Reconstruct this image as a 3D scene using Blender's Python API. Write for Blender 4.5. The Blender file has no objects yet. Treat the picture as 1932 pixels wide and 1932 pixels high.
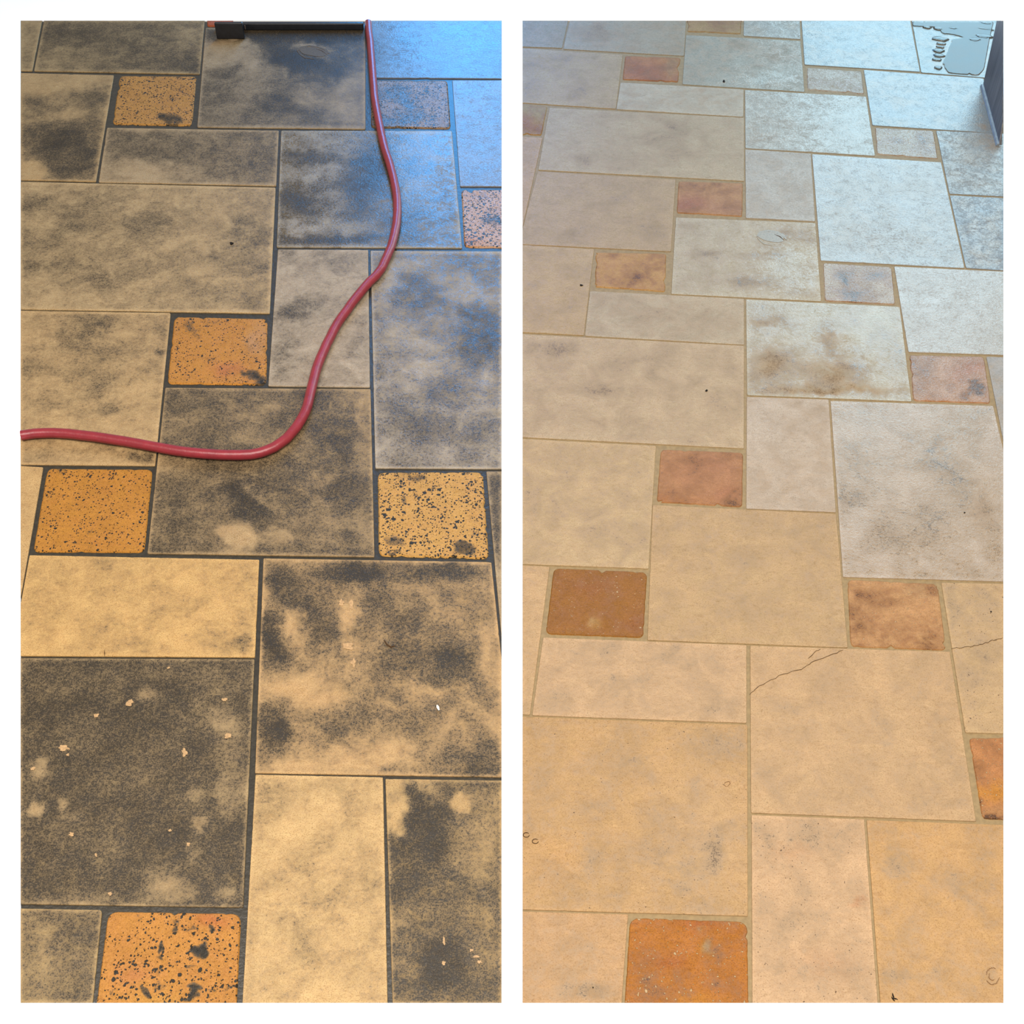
import bpy, math, random
from mathutils import Vector, noise
from mathutils.geometry import delaunay_2d_cdt

# ------------------------------------------------------------------ camera
PX = 1932.0
F = 2350.0                      # focal length in pixels of a 1932 frame
HOR = 2586.0                    # horizon, pixels above the frame centre
TH = math.atan(HOR / F)         # downward pitch
H = 1.59                        # eye height
S, Cc = math.sin(TH), math.cos(TH)
C = bpy.context.scene.collection
cam = bpy.data.cameras.new('camera')
cam.sensor_width = 36.0
cam.lens = F / PX * 36.0
cam.clip_start = 0.01
camo = bpy.data.objects.new('camera', cam)
camo.location = (0, 0, H)
camo.rotation_euler = (math.pi / 2 - TH, 0, 0)
C.objects.link(camo)
bpy.context.scene.camera = camo

# ------------------------------------------------------------------ light
w = bpy.data.worlds.new('world')
bpy.context.scene.world = w
w.use_nodes = True
bg = w.node_tree.nodes['Background']
bg.inputs[0].default_value = (1.0, 0.93, 0.86, 1)
bg.inputs[1].default_value = 0.46


def area(name, loc, target, sx, sy, power, col):
    l = bpy.data.lights.new(name, 'AREA')
    l.shape = 'RECTANGLE'
    l.size, l.size_y, l.energy, l.color = sx, sy, power, col
    o = bpy.data.objects.new(name, l)
    o.location = loc
    d = Vector(target) - Vector(loc)
    o.rotation_euler = d.to_track_quat('-Z', 'Y').to_euler()
    C.objects.link(o)
    return o


# warm ceiling lighting over and behind the viewer
area('ceiling_light', (0.0, 0.35, 2.75), (0, 0.75, 0), 3.4, 1.5, 208, (1.0, 0.93, 0.85))
# daylight through the two windows past the far end of both floors
area('window_daylight', (-0.16, 4.6, 1.15), (-0.16, 2.0, 0.3), 0.62, 1.9, 46, (0.04, 0.40, 1.0))
area('window_daylight', (1.75, 4.7, 1.5), (1.2, 1.8, 0.2), 1.5, 2.7, 70, (0.42, 0.78, 1.0))

vs = bpy.context.scene.view_settings
vs.view_transform = 'Standard'
vs.look = 'None'
vs.exposure = 0.0
vs.gamma = 1.0
vs.use_curve_mapping = False

R = random.Random(7)


# ------------------------------------------------------------------ helpers
def un(px, py, z=0.0):
    """pixel of the photograph -> point on the horizontal plane z"""
    a = (px - PX / 2) / F
    b = (PX / 2 - py) / F
    dx, dy, dz = a, Cc + b * S, -S + b * Cc
    t = (z - H) / dz
    return Vector((dx * t, dy * t, z))


def lin(c, k=1.0):
    return tuple(((v / 255.0) / 12.92 if v <= 10 else ((v / 255.0 + 0.055) / 1.055) ** 2.4) * k for v in c[:3])


def obj(name, me, parent=None, mat=None):
    o = bpy.data.objects.new(name, me)
    C.objects.link(o)
    if parent is not None:
        o.parent = parent
    if mat is not None:
        me.materials.append(mat)
    return o


def mesh(name, vs_, fs, smooth=False):
    me = bpy.data.meshes.new(name)
    me.from_pydata([tuple(v) for v in vs_], [], fs)
    me.update()
    if smooth:
        me.polygons.foreach_set('use_smooth', [True] * len(me.polygons))
    return me


def tag(o, label=None, cat=None, kind=None, group=None):
    if label: o['label'] = label
    if cat: o['category'] = cat
    if kind: o['kind'] = kind
    if group: o['group'] = group


def clip(poly, x0, y0, x1, y1):
    def cut(p, inside, inter):
        out = []
        for i in range(len(p)):
            a, b = p[i - 1], p[i]
            ia, ib = inside(a), inside(b)
            if ib:
                if not ia: out.append(inter(a, b))
                out.append(b)
            elif ia:
                out.append(inter(a, b))
        return out

    def ix(v):
        return lambda a, b: (v, a[1] + (b[1] - a[1]) * (v - a[0]) / (b[0] - a[0]))

    def iy(v):
        return lambda a, b: (a[0] + (b[0] - a[0]) * (v - a[1]) / (b[1] - a[1]), v)
    p = cut(poly, lambda q: q[0] >= x0, ix(x0))
    p = cut(p, lambda q: q[0] <= x1, ix(x1)) if p else p
    p = cut(p, lambda q: q[1] >= y0, iy(y0)) if p else p
    p = cut(p, lambda q: q[1] <= y1, iy(y1)) if p else p
    return p


def area2(p):
    return sum(p[i - 1][0] * p[i][1] - p[i][0] * p[i - 1][1] for i in range(len(p)))


def edge_dist(x, y, poly):
    d = 1e9
    for i in range(len(poly)):
        ax, ay = poly[i - 1]; bx, by = poly[i]
        ex, ey = bx - ax, by - ay
        L = ex * ex + ey * ey
        t = 0 if L == 0 else max(0, min(1, ((x - ax) * ex + (y - ay) * ey) / L))
        d = min(d, math.hypot(x - ax - t * ex, y - ay - t * ey))
    return d


def inside(x, y, poly):
    c = False
    for i in range(len(poly)):
        ax, ay = poly[i - 1]; bx, by = poly[i]
        if (ay > y) != (by > y) and x < (bx - ax) * (y - ay) / (by - ay) + ax:
            c = not c
    return c


def rounded(quad, rads, rough, seed, step=7.0, box=None):
    """outline of a tile: corners rounded, edges slightly chipped"""
    n = len(quad)
    pts = []
    for i in range(n):
        p0, p1, p2 = quad[i - 1], quad[i], quad[(i + 1) % n]
        r = rads[i] if isinstance(rads, (list, tuple)) else rads
        v0 = Vector((p0[0] - p1[0], p0[1] - p1[1])); v2 = Vector((p2[0] - p1[0], p2[1] - p1[1]))
        l0, l2 = v0.length, v2.length
        r = min(r, l0 * .45, l2 * .45)
        a = Vector(p1) + v0.normalized() * r
        b = Vector(p1) + v2.normalized() * r
        k = 5 if r > 4 else 2
        for j in range(k + 1):
            t = j / k
            q = a * (1 - t) ** 2 + Vector(p1) * 2 * t * (1 - t) + b * t * t
            pts.append((q.x, q.y))
    out = []
    for i in range(len(pts)):
        a, b = pts[i], pts[(i + 1) % len(pts)]
        L = math.hypot(b[0] - a[0], b[1] - a[1])
        m = max(1, int(L / step))
        for j in range(m):
            t = j / m
            out.append((a[0] + (b[0] - a[0]) * t, a[1] + (b[1] - a[1]) * t))
    cx = sum(p[0] for p in out) / len(out); cy = sum(p[1] for p in out) / len(out)
    res = []
    for x, y in out:
        d = math.hypot(x - cx, y - cy) or 1
        nn = noise.noise(Vector((x * .12, y * .12, seed))) * .6 + noise.noise(Vector((x * .4, y * .4, seed + 9))) * .4
        k = -abs(nn) * rough
        if nn > .28: k -= rough * 2.2 * (nn - .28) / .3
        nx, ny = x + (x - cx) / d * k, y + (y - cy) / d * k
        if box:
            if x < box[0] + 1 or x > box[2] - 1: nx = x
            if y < box[1] + 1 or y > box[3] - 1: ny = y
        res.append((nx, ny))
    return res


# ------------------------------------------------------------------ node materials
class NT:
    def __init__(s, name):
        s.m = bpy.data.materials.new(name); s.m.use_nodes = True
        s.t = s.m.node_tree; s.b = s.t.nodes['Principled BSDF']

    def n(s, typ, **kw):
        nd = s.t.nodes.new(typ)
        for k, v in kw.items(): setattr(nd, k, v)
        return nd

    def put(s, sock, v):
        if isinstance(v, bpy.types.NodeSocket): s.t.links.new(v, sock)
        elif v is not None:
            if sock.type == 'RGBA' and len(v) == 3: v = (*v, 1)
            sock.default_value = v

    def math(s, op, a, b=None, c=None, clamp=False):
        nd = s.n('ShaderNodeMath', operation=op, use_clamp=clamp)
        s.put(nd.inputs[0], a)
        if b is not None: s.put(nd.inputs[1], b)
        if c is not None: s.put(nd.inputs[2], c)
        return nd.outputs[0]

    def mix(s, f, a, b, blend='MIX'):
        nd = s.n('ShaderNodeMix', data_type='RGBA', blend_type=blend)
        s.put(nd.inputs[0], f); s.put(nd.inputs[6], a); s.put(nd.inputs[7], b)
        return nd.outputs[2]

    def noise(s, vec, scale, detail=3, rough=.55, dist=0.0):
        nd = s.n('ShaderNodeTexNoise')
        s.put(nd.inputs['Vector'], vec)
        nd.inputs['Scale'].default_value = scale; nd.inputs['Detail'].default_value = detail
        nd.inputs['Roughness'].default_value = rough; nd.inputs['Distortion'].default_value = dist
        return nd.outputs['Fac']

    def ramp(s, v, lo, hi, a=0.0, b=1.0, typ='SMOOTHSTEP'):
        nd = s.n('ShaderNodeMapRange', interpolation_type=typ)
        s.put(nd.inputs[0], v); nd.inputs[1].default_value = lo; nd.inputs[2].default_value = hi
        nd.inputs[3].default_value = a; nd.inputs[4].default_value = b
        return nd.outputs[0]


def stone(name, grime, dark, softw, kst, kA, fine, bump, rough_clean, rough_stain, spec, grain, lo=-.14, wd=.40):
    """stone whose colour, soiling, painted shade, pores and polish come from the tile's own attributes"""
    T = NT(name)
    tc = T.n('ShaderNodeTexCoord').outputs['Object']
    tone = T.n('ShaderNodeAttribute', attribute_name='tone').outputs['Color']
    wear_shade = T.n('ShaderNodeAttribute', attribute_name='wear_shade').outputs['Color']
    sp = T.n('ShaderNodeSeparateColor'); T.put(sp.inputs[0], wear_shade)
    stain_shade, pit, gloss = sp.outputs[0], sp.outputs[1], sp.outputs[2]
    nA = T.noise(tc, 15, 7, .66, .5)
    nD = T.noise(tc, 44, 6, .68, .8)
    nB = T.noise(tc, 190, 4, .7, .3)
    nC = T.noise(tc, 480, 2, .7)
    big = T.math('ADD', T.math('MULTIPLY_ADD', nA, kA, -.5 * kA), T.math('MULTIPLY_ADD', nD, kA * .9, -.45 * kA))
    gp = T.math('ADD', T.math('MULTIPLY_ADD', nD, 2.2, -1.1), T.math('MULTIPLY_ADD', nB, 1.6, -.8))
    gloss = T.math('ADD', gloss, T.math('MULTIPLY', gp, T.ramp(gloss, .2, .6)), clamp=True)
    lvl = T.math('ADD', big, T.math('MULTIPLY_ADD', stain_shade, kst, -.5 * kst))
    # a film of grime ...
    f1 = T.math('ADD', lvl, T.math('MULTIPLY_ADD', nB, .8, -.4))
    f1 = T.math('ADD', f1, T.math('MULTIPLY_ADD', nC, .8, -.4))
    f1 = T.math('ADD', f1, .12)
    soft = T.ramp(f1, -softw, softw, 0, .90)
    # ... and dark soil held in the fine grain of the surface
    f2 = T.math('ADD', T.math('MULTIPLY', lvl, 1.0), T.math('MULTIPLY_ADD', nC, fine, -.5 * fine))
    f2 = T.math('ADD', f2, T.math('MULTIPLY_ADD', nB, fine * .8, -.4 * fine))
    speck = T.ramp(f2, lo, lo + wd)
    cl = T.mix(T.ramp(nD, .36, .64), tone, (1.05, 1.0, .94), 'MULTIPLY')
    cl = T.mix(T.ramp(nA, .38, .62, 0, .7), cl, (.89, .87, .85), 'MULTIPLY')
    cl = T.mix(T.ramp(nB, .32, .68, 0, .9), cl, (1.12, 1.11, 1.10), 'MULTIPLY')
    cl = T.mix(T.ramp(nC, .52, .36, 0, grain), cl, (.56, .52, .46), 'MULTIPLY')
    cl = T.mix(T.ramp(T.noise(tc, 60, 5, .7, 2.5), .60, .68, 0, .5), cl, (1.16, 1.15, 1.14), 'MULTIPLY')
    st = T.n('ShaderNodeMapping'); st.inputs['Scale'].default_value = (.6, 1.0, 1.0); st.inputs['Rotation'].default_value = (0, 0, .25); T.put(st.inputs[0], tc)
    nS = T.noise(st.outputs[0], 95, 6, .72, 1.4)
    cl = T.mix(T.ramp(nS, .50, .34, 0, .8), cl, (.84, .80, .74), 'MULTIPLY')
    cl = T.mix(T.ramp(nS, .52, .66, 0, .8), cl, (1.13, 1.13, 1.14), 'MULTIPLY')
    col = T.mix(soft, cl, T.mix(T.ramp(nD, .35, .65), grime, tuple(v * 1.35 for v in grime)))
    col = T.mix(speck, col, dark)
    fac = T.math('MAXIMUM', soft, speck)
    # open pores: round holes of two sizes
    wob = T.n('ShaderNodeVectorMath', operation='MULTIPLY_ADD')
    nz = T.n('ShaderNodeTexNoise'); T.put(nz.inputs['Vector'], tc); nz.inputs['Scale'].default_value = 160
    T.put(wob.inputs[0], nz.outputs['Color']); wob.inputs[1].default_value = (.006, .006, 0); T.put(wob.inputs[2], tc)
    pf = None
    for sc, amt in ((250, 1.0), (120, .8)):
        v = T.n('ShaderNodeTexVoronoi'); v.inputs['Scale'].default_value = sc; T.put(v.inputs['Vector'], wob.outputs[0])
        sr = T.n('ShaderNodeSeparateColor'); T.put(sr.inputs[0], v.outputs['Color'])
        rr = T.math('ADD', sr.outputs[0], 0.0)
        if sc < 150: rr = T.math('MULTIPLY', rr, sr.outputs[0])
        th = T.math('MULTIPLY', T.math('MULTIPLY', pit, amt * 1.7), T.math('MULTIPLY_ADD', nD, 1.6, -.3, clamp=True))
        th = T.math('MULTIPLY', th, rr)
        q = T.ramp(T.math('SUBTRACT', th, v.outputs['Distance']), -.04, .03)
        pf = q if pf is None else T.math('MAXIMUM', pf, q)
    pf = T.math('MULTIPLY', pf, T.ramp(pit, .0, .12))
    col = T.mix(pf, col, POREC[name[:name.index('_') + 2]])
    T.put(T.b.inputs['Base Color'], col)
    rg = T.math('MULTIPLY_ADD', fac, rough_stain - rough_clean, rough_clean)
    rg = T.math('ADD', rg, T.math('MULTIPLY_ADD', nD, .5, -.25))
    rg = T.math('SUBTRACT', rg, T.math('MULTIPLY_ADD', gloss, .85, -.40))
    T.put(T.b.inputs['Roughness'], T.math('MAXIMUM', T.math('MINIMUM', rg, .9), .08))
    gl = T.math('MULTIPLY_ADD', gloss, .9, .1)
    sg = T.math('MULTIPLY', gl, spec)
    T.put(T.b.inputs['Specular IOR Level'], sg)
    h = T.math('MULTIPLY_ADD', nB, .9, T.math('MULTIPLY', nC, .5))
    h = T.math('MULTIPLY_ADD', pf, -.9, h)
    h = T.math('MULTIPLY_ADD', speck, -.12, h)
    bp = T.n('ShaderNodeBump')
    bp.inputs['Strength'].default_value = 1.0; bp.inputs['Distance'].default_value = bump
    T.put(bp.inputs['Height'], h); T.put(T.b.inputs['Normal'], bp.outputs[0])
    return T.m


def plain(name, col, rough=.6, spec=.4, nscale=60, namt=.15, bump=0.0):
    T = NT(name)
    tc = T.n('ShaderNodeTexCoord').outputs['Object']
    n1 = T.noise(tc, nscale, 4, .6)
    c = T.mix(T.ramp(n1, .3, .7), tuple(v * (1 - namt) for v in col), tuple(v * (1 + namt) for v in col))
    T.put(T.b.inputs['Base Color'], c)
    T.b.inputs['Roughness'].default_value = rough
    T.b.inputs['Specular IOR Level'].default_value = spec
    if bump:
        bp = T.n('ShaderNodeBump'); bp.inputs['Distance'].default_value = bump
        T.put(bp.inputs['Height'], n1); T.put(T.b.inputs['Normal'], bp.outputs[0])
    return T.m


K = 0.455          # photographed colour -> albedo under this light
POREC = {'soiled_t': lin((56, 50, 36), .45), 'soiled_o': lin((50, 44, 32), .45), 'cleaned_t': lin((112, 84, 58), .5), 'cleaned_o': lin((206, 172, 124), .5)}
M_SOILED = stone('soiled_travertine', lin((108, 92, 68), K), lin((62, 52, 37), K), .48, 1.1, 1.0, 2.1, .0010, .42, .40, .68, .8, -.10, .72)
M_OCHRE_S = stone('soiled_ochre_stone', lin((92, 74, 46), K), lin((56, 48, 34), K), .16, 1.3, .6, .9, .0015, .42, .40, .62, .6, .05, .3)
M_CLEAN = stone('cleaned_travertine', lin((168, 142, 110), K), lin((122, 98, 72), K), .50, 1.1, 1.6, 1.7, .0007, .40, .46, .70, .55, .05, .6)
M_OCHRE_C = stone('cleaned_ochre_stone', lin((146, 98, 54), K), lin((92, 60, 36), K), .42, 1.1, 1.9, 1.6, .0011, .40, .46, .60, .7, .05, .55)
M_GROUT_D = plain('black_grout', lin((66, 60, 48), K), .35, .5, 140, .25, .0008)
M_GROUT_L = plain('tan_grout', lin((176, 148, 102), K), .6, .3, 140, .12, .0006)
M_WHITE = plain('white_border', (.93, .93, .93), .9, .0, 20, .005)
M_HOSE = plain('red_rubber', lin((160, 48, 58), .55), .34, .45, 45, .10, .0008)
M_BLACK = plain('black_plastic', lin((28, 30, 36), .6), .35, .5, 90, .2, .0005)
M_CRACK = plain('crack_soil', lin((92, 66, 42), .4), .9, .1)
M_MARK = plain('fossil_edge', lin((158, 116, 74), K), .7, .2)
M_HOLE = plain('pore_soil', lin((48, 40, 32), .4), .9, .1)
M_CHIP = plain('pale_stone_chip', lin((222, 178, 124), K), .5, .4, 300, .2)
M_SHELL = plain('pale_fossil', lin((176, 160, 136), K), .35, .5, 300, .2)
M_CRUMB = plain('white_plastic', lin((250, 240, 225), .6), .5, .4)

# ------------------------------------------------------------------ the two tiled floors
LP = (38.8, 38.8, 946.6, 1892.7)
RP = (985.8, 38.8, 1893.3, 1892.7)
TILE_BOTTOM = -.010


def make_tile(parent, panel, mat, t):
    """one stone: outline, rim bevel, dense top whose vertices carry colour, soiling and painted shade"""
    seed = t['seed']
    quad = clip(t['q'], *panel)
    # corners made by the clip stay sharp
    rads = []
    for p in quad:
        r = t['r'] if any(abs(p[0] - c[0]) + abs(p[1] - c[1]) < .01 for c in t['q']) else 0
        rads.append(r)
    ring = rounded(quad, rads, t['rough'], seed, box=panel)
    # never spill over the panel
    ring = [(min(max(x, panel[0]), panel[2]), min(max(y, panel[1]), panel[3])) for x, y in ring]
    if area2(ring) < 0: ring.reverse()
    b = t['bev']
    cx = sum(p[0] for p in ring) / len(ring); cy = sum(p[1] for p in ring) / len(ring)
    # inner ring, inset b pixels along the outline normal (not at the cut border)
    inner = []
    n = len(ring)
    for i in range(n):
        a, c = ring[i - 1], ring[(i + 1) % n]
        tx, ty = c[0] - a[0], c[1] - a[1]
        L = math.hypot(tx, ty) or 1
        x, y = ring[i]
        bb = b
        if x <= panel[0] + .5 or x >= panel[2] - .5 or y <= panel[1] + .5 or y >= panel[3] - .5: bb = .3
        inner.append((x - ty / L * bb, y + tx / L * bb))
    sp = t['grid']
    xs0, xs1 = min(p[0] for p in inner), max(p[0] for p in inner)
    ys0, ys1 = min(p[1] for p in inner), max(p[1] for p in inner)
    pts = []
    y = ys0 + sp * .5; row = 0
    while y < ys1:
        x = xs0 + sp * (.5 if row % 2 else 0.0)
        while x < xs1:
            if inside(x, y, inner) and edge_dist(x, y, inner) > sp * .45:
                pts.append((x, y))
            x += sp
        y += sp * .82; row += 1
    allp = [Vector(p) for p in inner] + [Vector(p) for p in pts]
    ne = len(inner)
    vo, _, fo, ov, _, _ = delaunay_2d_cdt(allp, [(i, (i + 1) % ne) for i in range(ne)], [list(range(ne))], 1, 1e-4)
    V = []; F_ = []; P = []
    for v in vo:
        p = un(v.x, v.y)
        p.z = .0004 * noise.noise(Vector((v.x * .02, v.y * .02, seed))) * t['wave']
        V.append(p); P.append((v.x, v.y))
    for f in fo:
        a, c, d = [vo[i] for i in f[:3]]
        cr = (c.x - a.x) * (d.y - a.y) - (c.y - a.y) * (d.x - a.x)
        F_.append(tuple(f) if cr < 0 else tuple(reversed(f)))
    # map the constrained ring to output vertices
    idx = {}
    for k, lst in enumerate(ov):
        for q in lst: idx[q] = k
    base0 = len(V); ntop = len(F_)
    rin = [idx.get(i) for i in range(ne)]
    if all(r is not None for r in rin):
        top_ = [V[i].copy() for i in rin]
        rin = list(range(len(V), len(V) + ne))       # the rim keeps its own vertices: a crisp arris
        V += top_; P += list(inner)
        base = len(V)
        for x, y in ring:
            p = un(x, y); p.z = -t['drop']; V.append(p); P.append((x, y))
        for x, y in ring:
            p = un(x, y); p.z = TILE_BOTTOM; V.append(p); P.append((x, y))
        for i in range(ne):
            j = (i + 1) % ne
            F_.append((rin[j], rin[i], base + i, base + j))
            F_.append((base + j, base + i, base + ne + i, base + ne + j))
    nm = 'tumbled_tile' if t['kind'] == 'o' else 'stone_tile'
    me = mesh(nm, V, F_)
    me.polygons.foreach_set('use_smooth', [i < ntop for i in range(len(F_))])
    ca = me.color_attributes.new('tone', 'FLOAT_COLOR', 'POINT')
    cw = me.color_attributes.new('wear_shade', 'FLOAT_COLOR', 'POINT')
    tone0 = t['tone']
    A = []; W = []
    for vi, (x, y) in enumerate(P):
        s = t['s']; g = t['gl'] if vi < base0 else .15; pt = t['pit']
        c = list(tone0)
        X0, Y0 = x, y
        nv = Vector((x * .022, y * .03, 3.1)); nv2 = Vector((x * .07, y * .09, 8.2)); nv3 = Vector((x * .07, y * .09, 5.2))
        x = x + 17 * noise.noise(nv) + 11 * noise.noise(nv2)
        y = y + 13 * noise.noise(nv + Vector((9, 9, 9))) + 9 * noise.noise(nv3)
        for bl in t['bl']:
            bx, by, rx, ry, am = bl[:5]
            rot = math.radians(bl[5]) if len(bl) > 5 else 0
            dx, dy = x - bx, y - by
            if rot:
                dx, dy = dx * math.cos(rot) + dy * math.sin(rot), -dx * math.sin(rot) + dy * math.cos(rot)
            q = (dx / rx) ** 2 + (dy / ry) ** 2
            if q < 6: s += am * math.exp(-q * q * .5 if q < 3 else -q)
        for bx, by, rx, ry, rgb, am in t['cb']:
            q = ((x - bx) / rx) ** 2 + ((y - by) / ry) ** 2
            if q < 6:
                e = am * math.exp(-q)
                c = [c[i] * (1 - e) + rgb[i] * e for i in range(3)]
        for bx, by, rx, ry, am in t['gb']:
            q = ((x - bx) / rx) ** 2 + ((y - by) / ry) ** 2
            if q < 6: g += am * math.exp(-q)
        for bx, by, rx, ry, am in t['pb']:
            q = ((x - bx) / rx) ** 2 + ((y - by) / ry) ** 2
            if q < 6: pt += am * math.exp(-q)
        if t['rim']:
            e = edge_dist(X0, Y0, ring)
            if e < 5: s -= t['rim'] * (1 - e / 5)
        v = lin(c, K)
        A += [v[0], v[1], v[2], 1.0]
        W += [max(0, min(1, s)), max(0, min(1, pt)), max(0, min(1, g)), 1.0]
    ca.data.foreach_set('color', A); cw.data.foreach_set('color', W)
    o = obj(nm, me, parent, mat)
    if t.get('label'): o['label'] = t['label']
    return o


def T_(q, s=.3, bl=(), tone=None, kind='t', r=None, gl=.35, pit=0.0, cb=(), gb=(), pb=(), label=None, rim=.4, rough=None, **kw):
    d = dict(q=list(q), s=s, bl=bl, tone=tone, kind=kind, gl=gl, pit=pit, cb=cb, gb=gb, pb=pb, label=label,
             r=(9 if kind == 'o' else 2) if r is None else r, rough=(2.2 if kind == 'o' else .45) if rough is None else rough,
             rim=0 if kind == 'o' else rim, bev=2.2 if kind == 'o' else .8, drop=.0020 if kind == 'o' else .0007,
             wave=.5, grid=7.0, seed=R.uniform(0, 99))
    d.update(kw)
    return d


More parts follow.
